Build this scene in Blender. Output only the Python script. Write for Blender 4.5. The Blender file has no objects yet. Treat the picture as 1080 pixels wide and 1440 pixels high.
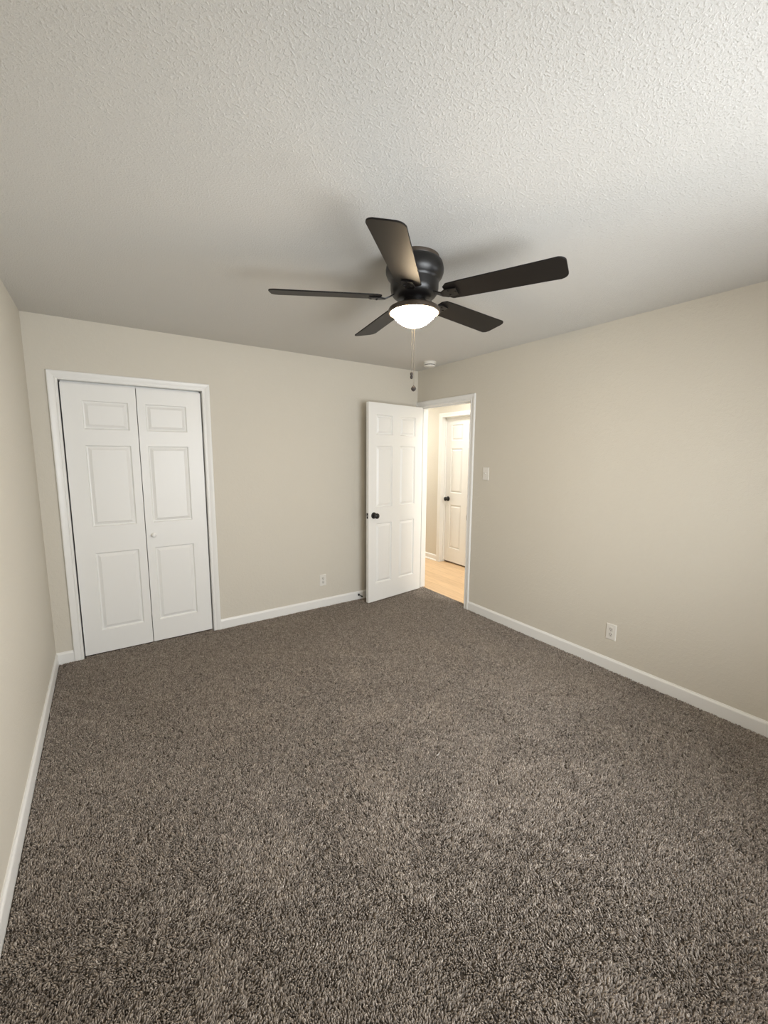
import bpy, bmesh, math, random
import numpy as np
from mathutils import Vector, Matrix

PI = math.pi
random.seed(7)
rng = np.random.default_rng(11)
scene = bpy.context.scene
COL = scene.collection

# ------------------------------------------------------------------ camera
W, H = 3.325, 2.456            # room width (x from -W to 0) and ceiling height
YN = -4.28                     # wall behind the photographer
CAM = Vector((-2.9467, -3.6849, 1.5388))
YAW, PITCH, ROLL, FPX = -0.5972, -0.1367, 0.0064, 579.71
fwd = Vector((-math.sin(YAW) * math.cos(PITCH), math.cos(YAW) * math.cos(PITCH), math.sin(PITCH)))
rt = Vector((math.cos(YAW), math.sin(YAW), 0.0))
up = rt.cross(fwd)
R_ = math.cos(ROLL) * rt + math.sin(ROLL) * up
U_ = -math.sin(ROLL) * rt + math.cos(ROLL) * up
cd = bpy.data.cameras.new('camera')
cam = bpy.data.objects.new('camera', cd)
COL.objects.link(cam)
cd.sensor_fit = 'HORIZONTAL'
cd.sensor_width = 36.0
cd.lens = 36.0 * FPX / 1080.0
cd.clip_start = 0.02
m = Matrix.Identity(4)
for i in range(3):
    m[i][0], m[i][1], m[i][2], m[i][3] = R_[i], U_[i], -fwd[i], CAM[i]
cam.matrix_world = m
scene.camera = cam

# ------------------------------------------------------------------ light and exposure
vs = scene.view_settings
vs.view_transform = 'Standard'
vs.look = 'None'
vs.gamma = 1.0
vs.use_curve_mapping = False
vs.exposure = 0.87

world = bpy.data.worlds.new('world')
scene.world = world
world.use_nodes = True
bg = world.node_tree.nodes['Background']
bg.inputs[0].default_value = (0.78, 0.89, 1.0, 1)
bg.inputs[1].default_value = 0.6


def area(name, loc, rot, sx, sy, power, color, spread=PI):
    d = bpy.data.lights.new(name, 'AREA')
    d.shape = 'RECTANGLE'
    d.size, d.size_y, d.energy, d.color, d.spread = sx, sy, power, color, spread
    o = bpy.data.objects.new(name, d)
    o.location, o.rotation_euler = loc, rot
    COL.objects.link(o)
    return o


WIN = (-2.35, -0.75, 0.62, 2.02)     # window behind the photographer: x0 x1 z0 z1
area('window_daylight', ((WIN[0] + WIN[1]) / 2, YN - 0.16, (WIN[2] + WIN[3]) / 2), (PI / 2, 0, 0),
     WIN[1] - WIN[0], WIN[3] - WIN[2], 50.0, (0.94, 0.97, 1.0))
WIN2 = (-4.16, -3.34, 0.62, 2.02)    # window in the right wall, behind the edge of the view: y0 y1 z0 z1
area('side_window_daylight', (0.16, (WIN2[0] + WIN2[1]) / 2, (WIN2[2] + WIN2[3]) / 2), (PI / 2, 0, PI / 2),
     WIN2[1] - WIN2[0], WIN2[3] - WIN2[2], 26.0, (0.94, 0.97, 1.0))
area('hall_lamp_light', (0.55, -1.80, 2.40), (0, 0, 0), 0.35, 0.35, 18.0, (1.0, 0.98, 0.94))
area('hall_end_fill_light', (0.48, 1.90, 2.40), (0, 0, 0), 0.35, 0.35, 17.0, (1.0, 0.98, 0.94))  # added fill evening out the hall, no known fixture at this end
area('hall_mid_lamp_light', (0.45, 0.10, 2.41), (0, 0, 0), 0.3, 0.3, 5.0, (1.0, 0.98, 0.94))
BOWL_EMIT = 56.0
BOWL_COLOR = (1.0, 0.77, 0.50)


# ------------------------------------------------------------------ materials
def mat(name, color, rough=0.5, spec=0.5, metallic=0.0, bumps=(), vary=None, coat=0.0):
    """bumps: (noise scale, low, high, distance, strength); vary: (scale, other colour, amount)"""
    M = bpy.data.materials.new(name)
    M.use_nodes = True
    nt = M.node_tree
    N, L = nt.nodes, nt.links
    b = N['Principled BSDF']
    b.inputs['Base Color'].default_value = (*color, 1)
    b.inputs['Roughness'].default_value = rough
    b.inputs['Specular IOR Level'].default_value = spec
    b.inputs['Metallic'].default_value = metallic
    b.inputs['Coat Weight'].default_value = coat
    tc = N.new('ShaderNodeTexCoord')
    prev = None
    for (sc, lo, hi, dist, st) in bumps:
        n = N.new('ShaderNodeTexNoise')
        n.inputs['Scale'].default_value = sc
        n.inputs['Detail'].default_value = 3.0
        n.inputs['Distortion'].default_value = 0.15
        L.new(tc.outputs['Object'], n.inputs['Vector'])
        r = N.new('ShaderNodeMapRange')
        r.interpolation_type = 'SMOOTHSTEP'
        r.inputs['From Min'].default_value = lo
        r.inputs['From Max'].default_value = hi
        L.new(n.outputs['Fac'], r.inputs['Value'])
        bp = N.new('ShaderNodeBump')
        bp.inputs['Distance'].default_value = dist
        bp.inputs['Strength'].default_value = st
        L.new(r.outputs[0], bp.inputs['Height'])
        if prev:
            L.new(prev.outputs[0], bp.inputs['Normal'])
        prev = bp
    if prev:
        L.new(prev.outputs[0], b.inputs['Normal'])
    if vary:
        n = N.new('ShaderNodeTexNoise')
        n.inputs['Scale'].default_value = vary[0]
        L.new(tc.outputs['Object'], n.inputs['Vector'])
        mx = N.new('ShaderNodeMix')
        mx.data_type = 'RGBA'
        mx.inputs[6].default_value = (*color, 1)
        mx.inputs[7].default_value = (*vary[1], 1)
        mm = N.new('ShaderNodeMath')
        mm.operation = 'MULTIPLY'
        mm.inputs[1].default_value = vary[2]
        L.new(n.outputs['Fac'], mm.inputs[0])
        L.new(mm.outputs[0], mx.inputs[0])
        L.new(mx.outputs[2], b.inputs['Base Color'])
    return M


def emit(name, color, strength):
    M = bpy.data.materials.new(name)
    M.use_nodes = True
    b = M.node_tree.nodes['Principled BSDF']
    b.inputs['Base Color'].default_value = (0.9, 0.88, 0.84, 1)
    b.inputs['Roughness'].default_value = 0.25
    b.inputs['Emission Color'].default_value = (*color, 1)
    b.inputs['Emission Strength'].default_value = strength
    return M


WALLC = (0.665, 0.628, 0.548)
M_wall = mat('wall_paint', WALLC, 0.62, 0.35, bumps=((42, 0.45, 0.65, 0.0010, 0.4), (150, 0.3, 0.7, 0.0006, 0.5)))
M_ceil = mat('textured_ceiling_paint', (0.68, 0.665, 0.63), 0.7, 0.3,
             bumps=((125, 0.475, 0.72, 0.0042, 0.34), (300, 0.35, 0.75, 0.0010, 0.35)))
M_trim = mat('white_trim_paint', (0.85, 0.85, 0.83), 0.35, 0.5)
M_door = mat('white_door_paint', (0.86, 0.86, 0.84), 0.38, 0.5, bumps=((300, 0.3, 0.7, 0.0002, 0.3),))
M_black = mat('matte_black_metal', (0.012, 0.011, 0.011), 0.35, 0.5)
M_bronze = mat('dark_bronze_metal', (0.005, 0.0042, 0.004), 0.36, 0.5)
M_pan = mat('warm_bronze_pan', (0.055, 0.040, 0.028), 0.35, 0.5)
M_blade = mat('espresso_blade_wood', (0.006, 0.0045, 0.004), 0.50, 0.28, vary=(6, (0.010, 0.0075, 0.006), 0.7))
M_plastic = mat('white_plastic', (0.80, 0.78, 0.73), 0.3, 0.5)
M_socket = mat('socket_plastic', (0.70, 0.68, 0.63), 0.35, 0.5)
M_slot = mat('dark_slot', (0.05, 0.045, 0.04), 0.8, 0.2)
M_steel = mat('satin_steel', (0.45, 0.44, 0.42), 0.35, 0.5, 1.0)
M_brass = mat('chain_metal', (0.40, 0.36, 0.30), 0.3, 0.5, 1.0)
M_fob = mat('smoked_fob', (0.06, 0.05, 0.045), 0.25, 0.5)
M_lint = mat('white_lint', (0.8, 0.78, 0.74), 0.9, 0.1)
M_bowl = emit('frosted_lamp_glass', BOWL_COLOR, BOWL_EMIT)
M_sub = mat('carpet_backing', (0.10, 0.086, 0.073), 0.95, 0.1)


def carpet_material():
    M = bpy.data.materials.new('taupe_carpet_yarn')
    M.use_nodes = True
    nt = M.node_tree
    N, L = nt.nodes, nt.links
    b = N['Principled BSDF']
    b.inputs['Roughness'].default_value = 0.85
    b.inputs['Specular IOR Level'].default_value = 0.15
    at = N.new('ShaderNodeAttribute')
    at.attribute_name = 'yarn'
    cr = N.new('ShaderNodeValToRGB')
    e = cr.color_ramp.elements
    e[0].position, e[0].color = 0.0, (0.155, 0.133, 0.113, 1)
    e[1].position, e[1].color = 1.0, (0.60, 0.53, 0.46, 1)
    mid = cr.color_ramp.elements.new(0.5)
    mid.color = (0.335, 0.290, 0.248, 1)
    L.new(at.outputs['Fac'], cr.inputs['Fac'])
    L.new(cr.outputs['Color'], b.inputs['Base Color'])
    return M


def wood_material():
    M = bpy.data.materials.new('light_oak_planks')
    M.use_nodes = True
    nt = M.node_tree
    N, L = nt.nodes, nt.links
    b = N['Principled BSDF']
    b.inputs['Roughness'].default_value = 0.4
    tc = N.new('ShaderNodeTexCoord')
    mp = N.new('ShaderNodeMapping')
    mp.inputs['Rotation'].default_value = (0, 0, PI / 2)
    L.new(tc.outputs['Object'], mp.inputs['Vector'])
    br = N.new('ShaderNodeTexBrick')
    br.inputs['Color1'].default_value = (0.66, 0.46, 0.27, 1)
    br.inputs['Color2'].default_value = (0.74, 0.53, 0.32, 1)
    br.inputs['Mortar'].default_value = (0.45, 0.30, 0.17, 1)
    br.inputs['Scale'].default_value = 1.0
    br.inputs['Mortar Size'].default_value = 0.0015
    br.inputs['Brick Width'].default_value = 1.2
    br.inputs['Row Height'].default_value = 0.14
    br.offset = 0.37
    L.new(mp.outputs[0], br.inputs['Vector'])
    m2 = N.new('ShaderNodeMapping')
    m2.inputs['Scale'].default_value = (60, 4, 1)
    L.new(tc.outputs['Object'], m2.inputs['Vector'])
    n = N.new('ShaderNodeTexNoise')
    n.inputs['Scale'].default_value = 1.0
    n.inputs['Detail'].default_value = 4
    L.new(m2.outputs[0], n.inputs['Vector'])
    mx = N.new('ShaderNodeMix')
    mx.data_type = 'RGBA'
    mx.blend_type = 'MULTIPLY'
    mx.inputs[0].default_value = 0.5
    cr = N.new('ShaderNodeValToRGB')
    cr.color_ramp.elements[0].position, cr.color_ramp.elements[0].color = 0.3, (0.72, 0.66, 0.58, 1)
    cr.color_ramp.elements[1].position, cr.color_ramp.elements[1].color = 0.6, (1, 1, 1, 1)
    L.new(n.outputs['Fac'], cr.inputs['Fac'])
    L.new(br.outputs['Color'], mx.inputs[6])
    L.new(cr.outputs['Color'], mx.inputs[7])
    L.new(mx.outputs[2], b.inputs['Base Color'])
    return M


def pane_material():
    M = bpy.data.materials.new('window_glass')
    M.use_nodes = True
    nt = M.node_tree
    N, L = nt.nodes, nt.links
    N.remove(N['Principled BSDF'])
    t = N.new('ShaderNodeBsdfTransparent')
    g = N.new('ShaderNodeBsdfGlossy')
    g.inputs['Roughness'].default_value = 0.02
    f = N.new('ShaderNodeFresnel')
    f.inputs['IOR'].default_value = 1.4
    x = N.new('ShaderNodeMixShader')
    L.new(f.outputs[0], x.inputs[0])
    L.new(t.outputs[0], x.inputs[1])
    L.new(g.outputs[0], x.inputs[2])
    L.new(x.outputs[0], N['Material Output'].inputs['Surface'])
    return M


M_carpet = carpet_material()
M_wood = wood_material()
M_pane = pane_material()


# ------------------------------------------------------------------ helpers
def box(bm, a, b):
    x0, y0, z0 = (min(a[i], b[i]) for i in range(3))
    x1, y1, z1 = (max(a[i], b[i]) for i in range(3))
    v = [bm.verts.new(p) for p in ((x0, y0, z0), (x1, y0, z0), (x1, y1, z0), (x0, y1, z0),
                                   (x0, y0, z1), (x1, y0, z1), (x1, y1, z1), (x0, y1, z1))]
    for f in ((0, 3, 2, 1), (4, 5, 6, 7), (0, 1, 5, 4), (1, 2, 6, 5), (2, 3, 7, 6), (3, 0, 4, 7)):
        bm.faces.new([v[i] for i in f])
    return v


def bevel(bm, w, seg=2):
    bmesh.ops.bevel(bm, geom=list(bm.edges), offset=w, segments=seg, profile=0.5, affect='EDGES')


def lathe(bm, prof, n=48, axis='Z', cap0=True, cap1=True, center=(0, 0, 0)):
    rings = []
    for (r, z) in prof:
        ring = []
        for k in range(n):
            a = 2 * PI * k / n
            c, s = r * math.cos(a), r * math.sin(a)
            p = {'Z': (c, s, z), 'Y': (c, -z, s), 'X': (z, c, s)}[axis]
            ring.append(bm.verts.new((p[0] + center[0], p[1] + center[1], p[2] + center[2])))
        rings.append(ring)
    for i in range(len(rings) - 1):
        for k in range(n):
            bm.faces.new((rings[i][k], rings[i][(k + 1) % n], rings[i + 1][(k + 1) % n], rings[i + 1][k]))
    if cap0:
        bm.faces.new(list(reversed(rings[0])))
    if cap1:
        bm.faces.new(rings[-1])


def tube(bm, pts, r, n=8):
    pts = [Vector(p) for p in pts]
    prev = None
    rings = []
    for i, p in enumerate(pts):
        d = (pts[min(i + 1, len(pts) - 1)] - pts[max(i - 1, 0)]).normalized()
        if prev is None:
            a = d.orthogonal().normalized()
        else:
            a = (prev - d * prev.dot(d)).normalized()
        prev = a
        b = d.cross(a)
        rings.append([bm.verts.new(p + r * (math.cos(2 * PI * k / n) * a + math.sin(2 * PI * k / n) * b)) for k in range(n)])
    for i in range(len(rings) - 1):
        for k in range(n):
            bm.faces.new((rings[i][k], rings[i][(k + 1) % n], rings[i + 1][(k + 1) % n], rings[i + 1][k]))
    bm.faces.new(list(reversed(rings[0])))
    bm.faces.new(rings[-1])


def sweep(bm, path, prof, frame):
    """Extrude a closed 2-D profile along a path with mitres; frame(i) gives the two axes (u, v) at vertex i."""
    rings = []
    for i, p in enumerate(path):
        u, v = frame(i)
        rings.append([bm.verts.new(Vector(p) + u * a + v * b) for (a, b) in prof])
    n = len(prof)
    for i in range(len(rings) - 1):
        for k in range(n):
            bm.faces.new((rings[i][k], rings[i][(k + 1) % n], rings[i + 1][(k + 1) % n], rings[i + 1][k]))
    bm.faces.new(list(reversed(rings[0])))
    bm.faces.new(rings[-1])


def obj(name, bm, material, parent=None, smooth=None, loc=None):
    bmesh.ops.recalc_face_normals(bm, faces=list(bm.faces))
    me = bpy.data.meshes.new(name)
    bm.to_mesh(me)
    bm.free()
    me.materials.append(material)
    o = bpy.data.objects.new(name, me)
    COL.objects.link(o)
    if parent:
        o.parent = parent
    if loc:
        o.location = loc
    if smooth:
        me.polygons.foreach_set('use_smooth', [True] * len(me.polygons))
        md = o.modifiers.new('edges', 'EDGE_SPLIT')
        md.split_angle = math.radians(smooth)
    return o


def empty(name, loc, rotz=0.0):
    o = bpy.data.objects.new(name, None)
    o.location = loc
    o.rotation_euler = (0, 0, rotz)
    o.empty_display_size = 0.1
    COL.objects.link(o)
    return o


def tag(o, label=None, cat=None, group=None, kind=None):
    if label:
        o['label'] = label
    if cat:
        o['category'] = cat
    if group:
        o['group'] = group
    if kind:
        o['kind'] = kind
    return o


def structure(name, bm, material, label, cat, smooth=None):
    return tag(obj(name, bm, material, smooth=smooth), label, cat, kind='structure')


B = bmesh.new
T = 0.11                                   # wall thickness
# openings
CX0, CX1, CZ = -3.163, -2.238, 2.044       # closet
DY0, DY1, DZ = -0.812, -0.050, 2.060       # bedroom doorway in the right wall
HX = 1.025                                 # far wall of the hall
HY0, HY1, HZ = -0.055, 0.712, 2.065        # hall door opening
J = 0.018                                  # jamb thickness

# ------------------------------------------------------------------ the room shell
bm = B(); box(bm, (-W - T, YN - T, -0.06), (0.085, 0.0, 0.0))
box(bm, (CX0 - 0.1, 0.0, -0.06), (CX1 + 0.1, 0.72, 0.0))
structure('floor', bm, M_sub, 'bedroom floor under the taupe carpet', 'floor')

bm = B(); box(bm, (-W - T, YN - T, H), (T, T, H + 0.08))
structure('ceiling', bm, M_ceil, 'white bedroom ceiling with knockdown texture around the fan', 'ceiling')

bm = B()
box(bm, (-W - T, 0, 0), (CX0 - J, T, H)); box(bm, (CX1 + J, 0, 0), (T, T, H)); box(bm, (CX0 - J, 0, CZ + J), (CX1 + J, T, H))
structure('wall_back', bm, M_wall, 'beige wall around the white closet doors', 'wall')

bm = B(); box(bm, (-W - T, YN - T, 0), (-W, 0, H))
structure('wall_left', bm, M_wall, 'beige wall along the left edge of the view', 'wall')

bm = B()
box(bm, (0, WIN2[1], 0), (T, DY0 - J, H)); box(bm, (0, YN - T, 0), (T, WIN2[0], H))
box(bm, (0, WIN2[0], 0), (T, WIN2[1], WIN2[2])); box(bm, (0, WIN2[0], WIN2[3]), (T, WIN2[1], H)); box(bm, (0, DY1 + J, 0), (T, 0, H)); box(bm, (0, DY0 - J, DZ + J), (T, DY1 + J, H))
structure('wall_right', bm, M_wall, 'beige wall right of the open doorway, with a switch and outlet', 'wall')

bm = B()
box(bm, (-W, YN - T, 0), (WIN[0], YN, H)); box(bm, (WIN[1], YN - T, 0), (0, YN, H))
box(bm, (WIN[0], YN - T, 0), (WIN[1], YN, WIN[2])); box(bm, (WIN[0], YN - T, WIN[3]), (WIN[1], YN, H))
structure('wall_near', bm, M_wall, 'beige wall with the daylight window, behind the viewpoint', 'wall')

# closet interior
bm = B()
box(bm, (CX0 - 0.11, T, 0), (CX0 - 0.1, 0.72, H)); box(bm, (CX1 + 0.1, T, 0), (CX1 + 0.11, 0.72, H))
box(bm, (CX0 - 0.11, 0.72, 0), (CX1 + 0.11, 0.73, H)); box(bm, (CX0 - 0.11, T, H), (CX1 + 0.11, 0.73, H + 0.02))
structure('wall_closet', bm, M_wall, 'closet interior walls hidden behind the bifold doors', 'wall')

# hall
bm = B(); box(bm, (0.085, -2.2, -0.06), (HX + 0.2, 3.0, 0.004))
structure('floor_hall', bm, M_wood, 'light oak plank floor of the hall beyond the doorway', 'floor')
bm = B(); box(bm, (T, -2.2, 2.44), (HX + 0.2, 3.0, 2.5))
structure('ceiling_hall', bm, M_ceil, 'hall ceiling beyond the open doorway', 'ceiling')
bm = B()
box(bm, (HX, -2.2, 0), (HX + 0.12, HY0 - J, 2.44)); box(bm, (HX, HY1 + J, 0), (HX + 0.12, 3.0, 2.44))
box(bm, (HX, HY0 - J, HZ + J), (HX + 0.12, HY1 + J, 2.44))
structure('wall_hall', bm, M_wall, 'pale hall wall around the white hall door', 'wall')
bm = B(); box(bm, (T, 2.9, 0), (HX, 3.0, 2.44)); box(bm, (T, -2.2, 0), (HX, -2.1, 2.44)); box(bm, (0, T, 0), (T, 3.0, 2.5))
structure('wall_hall_end', bm, M_wall, 'end walls of the hall, out of view', 'wall')
bm = B(); box(bm, (HX + 0.16, HY0 - 0.1, 0), (HX + 0.2, HY1 + 0.1, 2.44))
structure('wall_hall_closet', bm, M_wall, 'dark wall behind the closed hall door', 'wall')


# ------------------------------------------------------------------ casings, jambs, baseboards
CASE = [(0.0, 0.0), (0.0, 0.009), (0.006, 0.012), (0.013, 0.0125), (0.016, 0.010), (0.022, 0.0105), (0.030, 0.0135),
        (0.038, 0.0155), (0.045, 0.017), (0.051, 0.0175), (0.0558, 0.016), (0.058, 0.011), (0.058, 0.0)]


def casing(bm, p0, p1, zt, place, out):
    """Three mitred casing boards round an opening. place(s, z) maps wall coordinates to 3-D, out is away from the wall."""
    s = 1 if p1 > p0 else -1
    S = place(1, 0) - place(0, 0)
    Z = Vector((0, 0, 1))
    path = [place(p0, 0), place(p0, zt), place(p1, zt), place(p1, 0)]
    us = [-s * S, -s * S + Z, s * S + Z, s * S]
    sweep(bm, path, CASE, lambda i: (us[i], out))


# closet casing and jamb
bm = B()
casing(bm, CX0, CX1, CZ, lambda s, z: Vector((s, 0, z)), Vector((0, -1, 0)))
structure('trim_1', bm, M_trim, 'white moulded casing framing the closet doors', 'door casing')
bm = B()
box(bm, (CX0 - J, 0, 0), (CX0, T, CZ + J)); box(bm, (CX1, 0, 0), (CX1 + J, T, CZ + J)); box(bm, (CX0 - J, 0, CZ), (CX1 + J, T, CZ + J))
box(bm, (CX0 + 0.01, 0.064, CZ - 0.016), (CX1 - 0.01, 0.09, CZ))       # door track
structure('trim_2', bm, M_trim, 'white jamb lining the closet opening', 'door jamb')

# bedroom doorway casing (room side and hall side), jamb with stop
bm = B()
casing(bm, DY0 - 0.004, DY1 + 0.0, DZ + 0.004, lambda s, z: Vector((0, s, z)), Vector((-1, 0, 0)))
structure('trim_3', bm, M_trim, 'white casing framing the open bedroom doorway', 'door casing')
for v in bpy.data.objects['trim_3'].data.vertices:      # the corner board is ripped to fit the corner
    v.co.y = min(v.co.y, -0.002)
bm = B()
casing(bm, DY0 - 0.004, DY1 + 0.004, DZ + 0.004, lambda s, z: Vector((T, s, z)), Vector((1, 0, 0)))
structure('trim_4', bm, M_trim, 'white casing on the hall side of the bedroom doorway', 'door casing')
bm = B()
box(bm, (0, DY0 - J, 0), (T, DY0, DZ + J)); box(bm, (0, DY1, 0), (T, DY1 + J, DZ + J)); box(bm, (0, DY0, DZ), (T, DY1, DZ + J))
box(bm, (0.040, DY0, 0), (0.075, DY0 + 0.011, DZ)); box(bm, (0.040, DY1 - 0.011, 0), (0.075, DY1, DZ)); box(bm, (0.040, DY0, DZ - 0.011), (0.075, DY1, DZ))
structure('trim_5', bm, M_trim, 'white jamb and stop lining the bedroom doorway', 'door jamb')

# hall door casing and jamb
bm = B()
casing(bm, HY0, HY1, HZ, lambda s, z: Vector((HX, s, z)), Vector((-1, 0, 0)))
structure('trim_6', bm, M_trim, 'white casing framing the closed hall door', 'door casing')
bm = B()
box(bm, (HX, HY0 - J, 0), (HX + 0.12, HY0, HZ + J)); box(bm, (HX, HY1, 0), (HX + 0.12, HY1 + J, HZ + J)); box(bm, (HX, HY0, HZ), (HX + 0.12, HY1, HZ + J))
box(bm, (HX + 0.055, HY0, 0), (HX + 0.078, HY0 + 0.011, HZ)); box(bm, (HX + 0.055, HY1 - 0.011, 0), (HX + 0.078, HY1, HZ)); box(bm, (HX + 0.055, HY0, HZ - 0.011), (HX + 0.078, HY1, HZ))
structure('trim_7', bm, M_trim, 'white jamb lining the hall door opening', 'door jamb')

BASE = [(0, 0), (0.012, 0), (0.012, 0.076), (0.010, 0.083), (0.0065, 0.0875), (0.005, 0.093), (0, 0.093)]


def baseboard(name, a, b, out, label, prof=BASE):
    bm = B()
    a, b, out = Vector(a), Vector(b), Vector(out)
    sweep(bm, [a, b], prof, lambda i: (out, Vector((0, 0, 1))))
    return structure(name, bm, M_trim, label, 'baseboard')


baseboard('baseboard_back', (CX1 + 0.058, 0, 0), (-0.002, 0, 0), (0, -1, 0), 'white baseboard between the closet and the corner')
baseboard('baseboard_closet', (-W, 0, 0), (CX0 - 0.058, 0, 0), (0, -1, 0), 'short white baseboard left of the closet')
baseboard('baseboard_left', (-W, YN, 0), (-W, -0.012, 0), (1, 0, 0), 'white baseboard along the left wall')
baseboard('baseboard_right', (0, YN, 0), (0, DY0 - 0.062, 0), (-1, 0, 0), 'white baseboard along the right wall below the outlet')
baseboard('baseboard_near', (-W + 0.012, YN, 0), (-0.012, YN, 0), (0, 1, 0), 'white baseboard under the window behind the viewpoint')
HB = [(0, 0), (0.022, 0), (0.021, 0.012), (0.012, 0.020), (0.012, 0.072), (0.009, 0.082), (0.004, 0.088), (0, 0.088)]
baseboard('baseboard_hall', (HX, HY1 + 0.058, 0.004), (HX, 2.9, 0.004), (-1, 0, 0), 'white stepped baseboard on the hall wall', HB)


# ------------------------------------------------------------------ panel doors
def panel_door(w, h, t, cols, rows, two_sided=True):
    """Slab with x 0..w, z 0..h, front face at y=0 looking to -y, body behind it. Panels are sunk and raised again."""
    bm = B()
    xs = sorted([0, w] + [c for p in cols for c in p])
    zs = sorted([0, h] + [c for p in rows for c in p])
    prof = [(0.0, 0.0), (0.003, 0.0070), (0.007, 0.0125), (0.012, 0.0135), (0.016, 0.0120), (0.034, 0.0020)]

    def face(y0, sgn):
        for i in range(len(xs) - 1):
            for k in range(len(zs) - 1):
                a0, a1, b0, b1 = xs[i], xs[i + 1], zs[k], zs[k + 1]
                isp = (a0, a1) in cols and (b0, b1) in rows
                if not isp:
                    bm.faces.new([bm.verts.new(p) for p in ((a0, y0, b0), (a1, y0, b0), (a1, y0, b1), (a0, y0, b1))])
                    continue
                prev = None
                for (ins, dep) in prof:
                    ring = [bm.verts.new(p) for p in ((a0 + ins, y0 + sgn * dep, b0 + ins), (a1 - ins, y0 + sgn * dep, b0 + ins),
                                                      (a1 - ins, y0 + sgn * dep, b1 - ins), (a0 + ins, y0 + sgn * dep, b1 - ins))]
                    if prev:
                        for q in range(4):
                            bm.faces.new((prev[q], prev[(q + 1) % 4], ring[(q + 1) % 4], ring[q]))
                    prev = ring
                bm.faces.new(prev)
    face(0.0, 1)
    face(t, -1)
    for (xa, xb) in zip(xs, xs[1:]):
        for z in (0, h):
            bm.faces.new([bm.verts.new(p) for p in ((xa, 0, z), (xb, 0, z), (xb, t, z), (xa, t, z))])
    for (za, zb) in zip(zs, zs[1:]):
        for x in (0, w):
            bm.faces.new([bm.verts.new(p) for p in ((x, 0, za), (x, 0, zb), (x, t, zb), (x, t, za))])
    bmesh.ops.remove_doubles(bm, verts=list(bm.verts), dist=1e-5)
    return bm


def knob_bm(sgn=1):
    """Rosette, stem and ball of a door knob standing out along -y (sgn 1) from y=0."""
    bm = B()
    lathe(bm, [(0.033, 0.0), (0.033, 0.004), (0.030, 0.008), (0.014, 0.011), (0.0115, 0.016), (0.0115, 0.032), (0.017, 0.036),
               (0.025, 0.042), (0.0285, 0.050), (0.0275, 0.058), (0.021, 0.064), (0.010, 0.067)], 32, 'Y')
    if sgn < 0:
        for v in bm.verts:
            v.co.y *= -1
    return bm


# bedroom door, open against the back wall
DW, DH = 0.762, 2.032
d1 = panel_door(DW, DH, 0.035, [(0.100, 0.318), (0.426, 0.650)], [(0.190, 0.822), (0.990, 1.610), (1.720, 1.915)])
a7 = math.radians(7.0)
# x of the slab runs from the free edge to the hinge edge
hinge = Vector((-0.014, -0.116, 0.022))
free = hinge - Vector((math.cos(a7), math.sin(a7), 0)) * DW
door1 = structure('door_1', d1, M_door, 'white six panel bedroom door standing open in the corner', 'door')
door1.location = free
door1.rotation_euler = (0, 0, a7)
k = obj('knob', knob_bm(), M_black, door1, 40, (0.068, 0, 0.910)); tag(k, 'round matte black knob')
k = obj('knob', knob_bm(-1), M_black, door1, 40, (0.068, 0.035, 0.910)); tag(k, 'round matte black knob on the wall side')
bm = B(); box(bm, (-0.0012, 0.006, 0.882), (0.0004, 0.029, 0.938))
lp = obj('latch_plate', bm, M_black, door1); tag(lp, 'black latch plate on the door edge')
bm = B(); box(bm, (-0.010, 0.011, 0.903), (-0.001, 0.024, 0.917)); bevel(bm, 0.002)
obj('latch_bolt', bm, M_steel, lp)
for hz in (0.20, 0.985, 1.765):
    bm = B()
    tube(bm, [(DW + 0.0045, 0.031, hz), (DW + 0.0045, 0.031, hz + 0.09)], 0.006, 12)
    box(bm, (DW - 0.0005, 0.004, hz), (DW + 0.0018, 0.031, hz + 0.09))
    h_ = obj('hinge', bm, M_steel, door1, 40)

# strike plate on the latch jamb
bm = B(); box(bm, (-0.006, DY0 - 0.0005, 0.90), (0.030, DY0 + 0.0016, 0.965)); box(bm, (-0.010, DY0 - 0.004, 0.912), (-0.002, DY0 + 0.0016, 0.953))
so = obj('strike_plate', bm, M_steel); tag(so, 'small metal strike plate on the right doorway jamb', 'strike plate')

# hall door
d2 = panel_door(HY1 - HY0 - 0.006, 2.03, 0.035, [(0.100, 0.318), (0.430, 0.650)], [(0.200, 0.825), (0.995, 1.612), (1.720, 1.935)])
door2 = structure('door_2', d2, M_door, 'closed white six panel door across the hall', 'door')
door2.location = (HX + 0.080, HY1 - 0.003, 0.026)
door2.rotation_euler = (0, 0, -PI / 2)
k = obj('knob', knob_bm(), M_black, door2, 40, (0.062, 0, 0.905)); tag(k, 'round matte black knob')

# closet bifold doors
root = empty('door_3', ((CX0 + CX1) / 2, 0.028, 0.0))
tag(root, 'white panelled bifold closet doors, closed', 'closet door', kind='structure')
RZ = [(0.177, 0.783), (0.985, 1.585), (1.700, 1.903)]
lw = 0.4525
xL = CX0 + 0.008
l1 = obj('door_leaf', panel_door(lw, 2.017, 0.032, [(0.116, 0.399)], RZ), M_door, root)
l1.location = (xL - root.location.x, 0, 0.012)
tag(l1, 'left bifold leaf without a knob')
l2 = obj('door_leaf', panel_door(lw, 2.017, 0.032, [(0.054, 0.340)], RZ), M_door, root)
l2.location = (xL + lw + 0.005 - root.location.x, 0, 0.012)
tag(l2, 'right bifold leaf with a small white knob')
bm = B()
lathe(bm, [(0.012, 0), (0.0105, 0.004), (0.009, 0.012), (0.013, 0.017), (0.0175, 0.022), (0.0175, 0.027), (0.013, 0.031), (0.005, 0.0325)], 28, 'Y')
k = obj('knob', bm, M_trim, l2, 40, (0.052, 0, 0.886)); tag(k, 'small round white knob')

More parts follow.
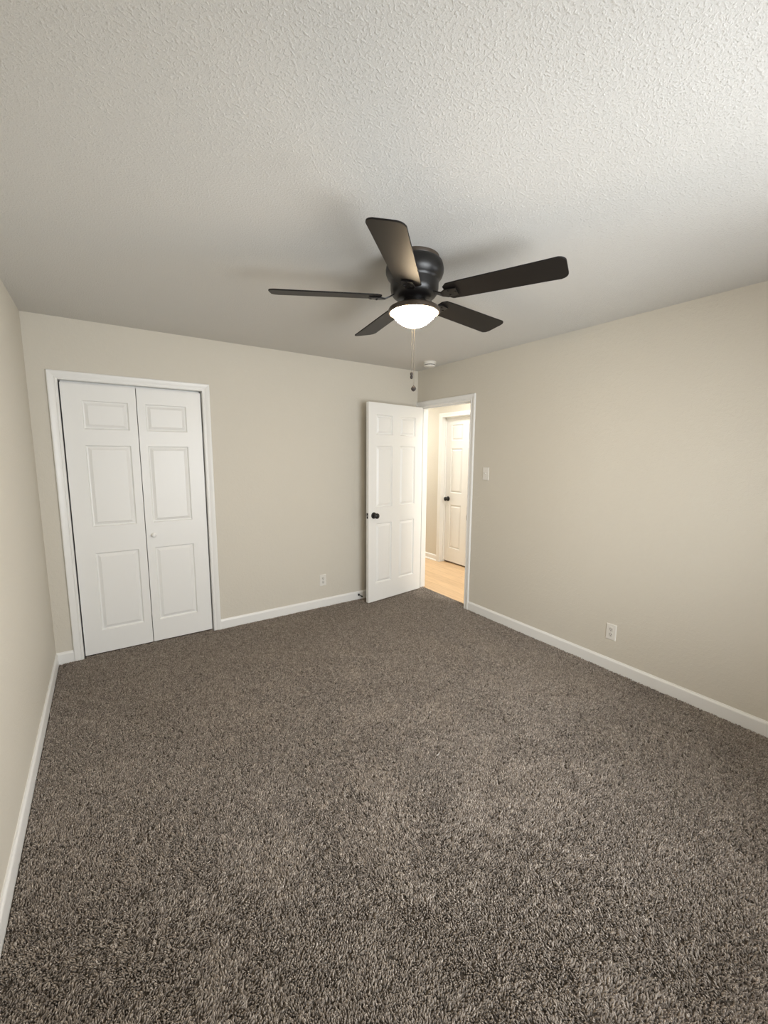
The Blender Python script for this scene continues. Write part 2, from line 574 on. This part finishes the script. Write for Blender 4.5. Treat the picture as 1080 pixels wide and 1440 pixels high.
# ------------------------------------------------------------------ window behind the viewpoint
def window(name, mid, width, height, rotz, label):
    wroot = empty(name, mid, rotz)
    tag(wroot, label, 'window', kind='structure')
    hw, hh = width / 2, height
    bm = B()
    for (a, b) in (((-hw, -0.03, 0), (-hw + 0.045, 0.03, hh)), ((hw - 0.045, -0.03, 0), (hw, 0.03, hh)), ((-hw, -0.03, 0), (hw, 0.03, 0.045)),
                   ((-hw, -0.03, hh - 0.045), (hw, 0.03, hh)), ((-hw + 0.045, -0.02, hh / 2 - 0.02), (hw - 0.045, 0.02, hh / 2 + 0.02))):
        box(bm, a, b)
    obj('window_frame', bm, M_trim, wroot)
    bm = B(); box(bm, (-hw + 0.04, -0.003, 0.04), (hw - 0.04, 0.003, hh - 0.04))
    obj('window_pane', bm, M_pane, wroot)
    bm = B(); box(bm, (-hw - 0.03, 0.03, -0.022), (hw + 0.03, 0.09, 0.0)); bevel(bm, 0.004)
    obj('window_sill', bm, M_trim, wroot)


window('window_1', ((WIN[0] + WIN[1]) / 2, YN - 0.06, WIN[2]), WIN[1] - WIN[0], WIN[3] - WIN[2], 0, 'white framed window behind the viewpoint letting in daylight')
window('window_2', (0.06, (WIN2[0] + WIN2[1]) / 2, WIN2[2]), WIN2[1] - WIN2[0], WIN2[3] - WIN2[2], PI / 2, 'white framed window in the right wall beyond the edge of the view')

# ------------------------------------------------------------------ carpet pile
def smooth_noise(x, y, scale, seed):
    r = np.random.default_rng(seed)
    n = 256
    g = r.random((n, n))
    u, v = x / scale + 37.3, y / scale + 91.7
    i, j = np.floor(u).astype(int), np.floor(v).astype(int)
    fu, fv = u - i, v - j
    fu, fv = fu * fu * (3 - 2 * fu), fv * fv * (3 - 2 * fv)
    a, b = g[i % n, j % n], g[(i + 1) % n, j % n]
    c, d = g[i % n, (j + 1) % n], g[(i + 1) % n, (j + 1) % n]
    return (a * (1 - fu) + b * fu) * (1 - fv) + (c * (1 - fu) + d * fu) * fv


def carpet():
    sp = 0.0051
    ax = np.arange(-W + 0.014, 0.080, sp)
    ay = np.arange(YN + 0.014, 0.02, sp)
    X, Y = np.meshgrid(ax, ay)
    X, Y = X.ravel(), Y.ravel()
    X = X + rng.uniform(-0.5, 0.5, X.size) * sp
    Y = Y + rng.uniform(-0.5, 0.5, Y.size) * sp
    room = (X < -0.016) & (Y < -0.016) & (X > -W + 0.016) & (Y > YN + 0.014)
    doorway = (X >= -0.016) & (X < 0.078) & (Y > DY0 + 0.006) & (Y < DY1 - 0.006)
    closet = (X > CX0 + 0.01) & (X < CX1 - 0.01) & (Y >= -0.016) & (Y < 0.024)
    keep = room | doorway | closet
    keep &= ~((smooth_noise(X, Y, 0.0085, 8) < 0.20) & (rng.random(X.size) < 0.9))      # gaps between clumps
    X, Y = X[keep], Y[keep]
    n = X.size
    # lean: wandering nap plus random; height varies in clumps
    nap = 0.65 * smooth_noise(X, Y, 0.34, 1) + 0.35 * smooth_noise(X, Y, 0.13, 6)
    ang = 2 * PI * nap * 1.5 + 2.4 * (smooth_noise(X, Y, 0.014, 2) - 0.5) * 2
    tilt = 0.25 + 0.8 * smooth_noise(X, Y, 0.30, 3) + 0.35 * rng.random(n)
    clump = 0.6 * smooth_noise(X, Y, 0.013, 4) + 0.4 * smooth_noise(X, Y, 0.024, 5)
    ht = 0.0078 + 0.0040 * clump + 0.0018 * rng.random(n)
    lx = np.cos(ang) * tilt * 0.0042 + rng.normal(0, 0.0016, n)
    ly = np.sin(ang) * tilt * 0.0042 + rng.normal(0, 0.0016, n)
    rad = 0.0026 + 0.0011 * rng.random(n)
    ph = rng.uniform(0, 2 * PI, n)
    levels = ((0.0, 0.9, 0.0), (0.55, 1.15, 0.35), (1.0, 0.55, 1.0))
    S = 3
    V = np.zeros((n, len(levels) * S + 1, 3), np.float32)
    for li, (t, rs, ls) in enumerate(levels):
        for k in range(S):
            a = ph + 2 * PI * k / S + 0.5 * li
            V[:, li * S + k, 0] = X + lx * ls + rad * rs * np.cos(a)
            V[:, li * S + k, 1] = Y + ly * ls + rad * rs * np.sin(a)
            V[:, li * S + k, 2] = ht * t * (1 - 0.15 * tilt)
    V[:, -1, 0] = X + lx * 1.15
    V[:, -1, 1] = Y + ly * 1.15
    V[:, -1, 2] = ht * (1 - 0.15 * tilt) + 0.0012
    nv = V.shape[1]
    tri = []
    for li in range(2):
        for k in range(S):
            a, b = li * S + k, li * S + (k + 1) % S
            tri.append((a, b, b + S)); tri.append((a, b + S, a + S))
    top = 2 * S
    for k in range(S):
        tri.append((top + k, top + (k + 1) % S, nv - 1))
    tri = np.array(tri, np.int32)
    F = (tri[None, :, :] + (np.arange(n, dtype=np.int32) * nv)[:, None, None]).reshape(-1, 3)
    me = bpy.data.meshes.new('carpet_pile')
    me.vertices.add(n * nv)
    me.vertices.foreach_set('co', V.reshape(-1))
    me.loops.add(F.size)
    me.loops.foreach_set('vertex_index', F.reshape(-1))
    me.polygons.add(len(F))
    me.polygons.foreach_set('loop_start', np.arange(0, F.size, 3, dtype=np.int32))
    me.polygons.foreach_set('use_smooth', np.ones(len(F), bool))
    at = me.attributes.new('yarn', 'FLOAT', 'POINT')
    y = np.clip(0.5 + rng.normal(0, 0.23, n) + 0.35 * (clump - 0.5), 0, 1).astype(np.float32)  # random heather, plus pit shade put into the colour of low clumps
    at.data.foreach_set('value', np.repeat(y, nv))
    me.update(calc_edges=True)
    me.materials.append(M_carpet)
    o = bpy.data.objects.new('carpet_pile', me)
    COL.objects.link(o)
    tag(o, 'taupe plush carpet covering the whole bedroom floor', 'carpet', kind='stuff')


carpet()

# ------------------------------------------------------------------ ceiling fan
FX, FY = -1.664, -2.043


def FL(prof):
    return [(r * 1.02, z * 0.91) for (r, z) in prof]


fan = empty('ceiling_fan', (FX, FY, H))
tag(fan, 'dark bronze five blade ceiling fan with a lit bowl lamp', 'ceiling fan')
bm = B(); lathe(bm, FL([(0.112, 0.0), (0.112, -0.014), (0.108, -0.022)]), 64)
p = obj('ceiling_plate', bm, M_pan, fan, 35)
bm = B()
lathe(bm, [(0.108, -0.020), (0.124, -0.021), (0.129, -0.025), (0.133, -0.036), (0.1365, -0.054), (0.1355, -0.070), (0.129, -0.086), (0.120, -0.097),
           (0.1145, -0.104), (0.1135, -0.110), (0.1130, -0.140), (0.1100, -0.156), (0.100, -0.170), (0.086, -0.180), (0.070, -0.184)], 72)
obj('motor_housing', bm, M_bronze, fan, 35)
bm = B(); lathe(bm, FL([(0.050, -0.176), (0.050, -0.228), (0.054, -0.236)]), 40)
obj('switch_housing', bm, M_bronze, fan, 35)
bm = B()
lathe(bm, FL([(0.046, -0.230), (0.072, -0.232), (0.100, -0.238), (0.116, -0.247), (0.121, -0.256), (0.1215, -0.266), (0.1180, -0.271), (0.1125, -0.2715), (0.109, -0.262)]), 72, cap1=False)
obj('lamp_pan', bm, M_pan, fan, 35)
bm = B()
bowl = [(0.110, -0.258)] + [(0.1115 * q, -0.264 - 0.074 * (1 - q ** 2.3)) for q in [1 - i / 14 for i in range(14)]] + [(0.002, -0.338)]
lathe(bm, FL(bowl), 64)
g = obj('lamp_bowl', bm, M_bowl, fan, 50); tag(g, 'glowing frosted glass bowl')


def blade_outline():
    r0, r1, w0, w1, rc = 0.157, 0.672, 0.058, 0.070, 0.030
    pts = [(r0, -w0 + 0.02), (r0 + 0.02, -w0)]
    for i in range(1, 6):
        pts.append((r0 + (r1 - r0) * i / 6, -(w0 + (w1 - w0) * i / 6)))
    for i in range(7):
        t = -PI / 2 + PI / 2 * i / 6
        pts.append((r1 - rc + rc * math.cos(t), -w1 + rc + rc * math.sin(t)))
    return pts + [(x, -y) for (x, y) in reversed(pts)]


def make_blade():
    bm = B()
    o = blade_outline()
    lo = [bm.verts.new((x, y, -0.003)) for (x, y) in o]
    hi = [bm.verts.new((x, y, 0.003)) for (x, y) in o]
    bm.faces.new(list(reversed(lo))); bm.faces.new(hi)
    for i in range(len(o)):
        j = (i + 1) % len(o)
        bm.faces.new((lo[i], lo[j], hi[j], hi[i]))
    bmesh.ops.bevel(bm, geom=[e for e in bm.edges if abs(e.verts[0].co.z - e.verts[1].co.z) < 1e-6], offset=0.0012, segments=1, affect='EDGES')
    return bm


def make_iron():
    """Blade bracket: cranked arm from the motor, then a three-lobed plate under the blade root."""
    bm = B()
    path = [(0.070, 0.014), (0.095, 0.012), (0.120, 0.000), (0.140, -0.009), (0.165, -0.0085), (0.215, -0.0075)]
    wid = [0.016, 0.014, 0.011, 0.014, 0.030, 0.026]
    rings = []
    for (x, z), w in zip(path, wid):
        rings.append([bm.verts.new(p) for p in ((x, -w, z - 0.003), (x, w, z - 0.003), (x, w, z + 0.003), (x, -w, z + 0.003))])
    for i in range(len(rings) - 1):
        for k in range(4):
            bm.faces.new((rings[i][k], rings[i][(k + 1) % 4], rings[i + 1][(k + 1) % 4], rings[i + 1][k]))
    bm.faces.new(list(reversed(rings[0]))); bm.faces.new(rings[-1])
    for (x, y) in ((0.178, -0.016), (0.178, 0.016), (0.206, 0.0)):
        lathe(bm, [(0.005, -0.0105), (0.005, -0.013), (0.003, -0.0145)], 12, center=(x, y, 0))
    return bm


blade0 = obj('blade', make_blade(), M_blade, fan)
iron0 = obj('blade_bracket', make_iron(), M_bronze, blade0)
PH = 151.5
for i in range(5):
    if i == 0:
        b, ir = blade0, iron0
    else:
        b = blade0.copy(); COL.objects.link(b); b.parent = fan
        ir = iron0.copy(); COL.objects.link(ir); ir.parent = b
    b.location = (0, 0, -0.176)
    b.rotation_mode = 'XYZ'
    b.rotation_euler = (Matrix.Rotation(math.radians(PH + 72 * i), 3, 'Z') @ Matrix.Rotation(math.radians(-12), 3, 'X')).to_euler()

# two pull chains: both leave the switch housing on the viewer's side and hang past the bowl
vd = Vector((CAM.x - FX, CAM.y - FY, 0)).normalized()
vr = Vector((-vd.y, vd.x, 0))


def pull_chain(off, zend, fob, lab):
    p0 = vd * 0.050 + vr * off
    p1 = vd * 0.124 + vr * off
    bm = B()
    tube(bm, [p0 + Vector((0, 0, -0.205)), vd * 0.085 + vr * off + Vector((0, 0, -0.216)), vd * 0.115 + vr * off + Vector((0, 0, -0.238)),
              p1 + Vector((0, 0, -0.262)), p1 + Vector((0, 0, -0.30)), p1 + Vector((0, 0, zend))], 0.0013, 8)
    z = -0.275
    while z > zend:                       # beads of the chain
        bmesh.ops.create_icosphere(bm, subdivisions=1, radius=0.0021, matrix=Matrix.Translation(p1 + Vector((0, 0, z))))
        z -= 0.0062
    c = obj('pull_chain', bm, M_brass, fan, 60)
    f = obj('chain_fob', fob, M_fob, c, 40, tuple(p1 + Vector((0, 0, zend))))
    tag(f, lab)
    return f


bm = B(); lathe(bm, [(0.003, 0.0), (0.0065, -0.002), (0.0065, -0.012), (0.0045, -0.014), (0.0065, -0.017), (0.0065, -0.026), (0.003, -0.030)], 20)
pull_chain(-0.007, -0.540, bm, 'small black cylindrical fob')
bm = B(); lathe(bm, [(0.002, 0.0), (0.0035, -0.003), (0.0095, -0.008), (0.0125, -0.015), (0.0095, -0.022), (0.003, -0.027)], 24)
pull_chain(0.003, -0.598, bm, 'round smoky ball fob')

# ------------------------------------------------------------------ smoke detector
sd = empty('smoke_detector', (-0.195, -0.425, H))
tag(sd, 'round white smoke detector on the ceiling by the door corner', 'smoke detector')
bm = B(); lathe(bm, [(0.062, 0), (0.062, -0.008), (0.058, -0.010)], 48)
obj('mounting_base', bm, M_plastic, sd, 35)
bm = B(); lathe(bm, [(0.058, -0.008), (0.060, -0.014), (0.060, -0.024), (0.057, -0.027), (0.049, -0.0275), (0.049, -0.034), (0.056, -0.0345), (0.055, -0.041), (0.047, -0.046), (0.012, -0.047)], 48)
obj('sensor_cover', bm, M_plastic, sd, 35)
bm = B()
for i in range(16):
    a = 2 * PI * i / 16
    q = Matrix.Rotation(a, 4, 'Z')
    vv = box(bm, (0.0475, -0.0075, -0.0338), (0.0505, 0.0075, -0.0280))
    for v in vv:
        v.co = q @ v.co
obj('vent_slot', bm, M_slot, sd)


# ------------------------------------------------------------------ wall plates (built facing -y, then turned)
def plate_bm(w=0.071, h=0.116, t=0.0055):
    bm = B()
    rings = []
    for (ins, y) in ((0, 0), (0, -t * 0.45), (0.004, -t)):
        rings.append([bm.verts.new(p) for p in ((-w / 2 + ins, y, -h / 2 + ins), (w / 2 - ins, y, -h / 2 + ins), (w / 2 - ins, y, h / 2 - ins), (-w / 2 + ins, y, h / 2 - ins))])
    for i in range(2):
        for k in range(4):
            bm.faces.new((rings[i][k], rings[i][(k + 1) % 4], rings[i + 1][(k + 1) % 4], rings[i + 1][k]))
    bm.faces.new(list(reversed(rings[0]))); bm.faces.new(rings[-1])
    return bm


def screw(parent, z):
    bm = B(); lathe(bm, [(0.0032, 0.0050), (0.0030, 0.0066), (0.0015, 0.0072)], 14, 'Y', center=(0, 0, z))
    return obj('screw', bm, M_socket, parent, 40)


def outlet(name, loc, rotz, label):
    r = empty(name, loc, rotz)
    tag(r, label, 'outlet', 'wall outlets')
    obj('wall_plate', plate_bm(), M_plastic, r)
    for s in (-1, 1):
        bm = B()
        lathe(bm, [(0.0165, 0.0045), (0.0165, 0.0068), (0.0155, 0.0075)], 32, 'Y')
        for v in bm.verts:
            v.co.x = max(-0.0140, min(0.0140, v.co.x))
            v.co.z += s * 0.0195
        so = obj('socket', bm, M_socket, r)
        for (x, hh_) in ((-0.0062, 0.0085), (0.0062, 0.0070)):
            bm = B(); box(bm, (x - 0.0013, -0.0079, s * 0.0195 + 0.0025 - hh_ / 2), (x + 0.0013, -0.0070, s * 0.0195 + 0.0025 + hh_ / 2))
            obj('slot', bm, M_slot, so)
        bm = B(); lathe(bm, [(0.0026, 0.0070), (0.0026, 0.0079)], 14, 'Y', center=(0, 0, s * 0.0195 - 0.0080))
        obj('ground_hole', bm, M_slot, so)
    screw(r, 0.0)


outlet('wall_outlet', (-1.184, 0, 0.284), 0, 'white duplex outlet low on the wall between closet and open door')
outlet('wall_outlet', (0, -2.272, 0.290), -PI / 2, 'white duplex outlet low on the right wall above the baseboard')

sw = empty('light_switch', (0, -1.035, 1.375), -PI / 2)
tag(sw, 'white toggle light switch on the wall right of the doorway', 'light switch')
obj('wall_plate', plate_bm(0.073, 0.118), M_plastic, sw)
bm = B(); box(bm, (-0.006, -0.0062, -0.0125), (0.006, -0.0050, 0.0125))
obj('toggle_collar', bm, M_socket, sw)
bm = B(); box(bm, (-0.0042, -0.0185, -0.0040), (0.0042, -0.0055, 0.0045)); bevel(bm, 0.0012)
for v in bm.verts:
    v.co.z += (-v.co.y - 0.0055) * 0.55
obj('toggle', bm, M_plastic, sw)
screw(sw, 0.030); screw(sw, -0.030)

# ------------------------------------------------------------------ spring door stop
ds = empty('door_stop', (-0.770, -0.012, 0.056))
tag(ds, 'small black rod door stop screwed to the baseboard beside the open door', 'door stop')
bm = B(); lathe(bm, [(0.0125, 0.0), (0.0125, 0.003), (0.0100, 0.0075), (0.0055, 0.010)], 24, 'Y')
obj('base', bm, M_black, ds, 40)
bm = B(); lathe(bm, [(0.0045, 0.008), (0.0045, 0.060)], 16, 'Y')
obj('rod', bm, M_black, ds, 40)
bm = B(); lathe(bm, [(0.0075, 0.056), (0.0085, 0.060), (0.0085, 0.071), (0.006, 0.074)], 20, 'Y')
obj('bumper_tip', bm, M_black, ds, 40)


# ------------------------------------------------------------------ lint specks on the carpet
def lint(x, y, n, label):
    bm = B()
    pts = [Vector((x, y, 0.0165))]
    for i in range(n):
        a = random.uniform(0, 2 * PI)
        pts.append(pts[-1] + Vector((0.004 * math.cos(a) + 0.003, 0.004 * math.sin(a), random.uniform(-0.0004, 0.0006))))
    tube(bm, pts, 0.0016, 6)
    o = obj('lint_speck', bm, M_lint, smooth=50)
    tag(o, label, 'lint', 'lint specks on the carpet')


lint(-2.396, -1.725, 3, 'white lint speck on the carpet between the closet and the fan')
lint(-1.637, -2.252, 5, 'white curled lint thread on the carpet below the fan')
lint(-1.252, -3.215, 2, 'tiny pale lint speck on the carpet nearest the right wall')
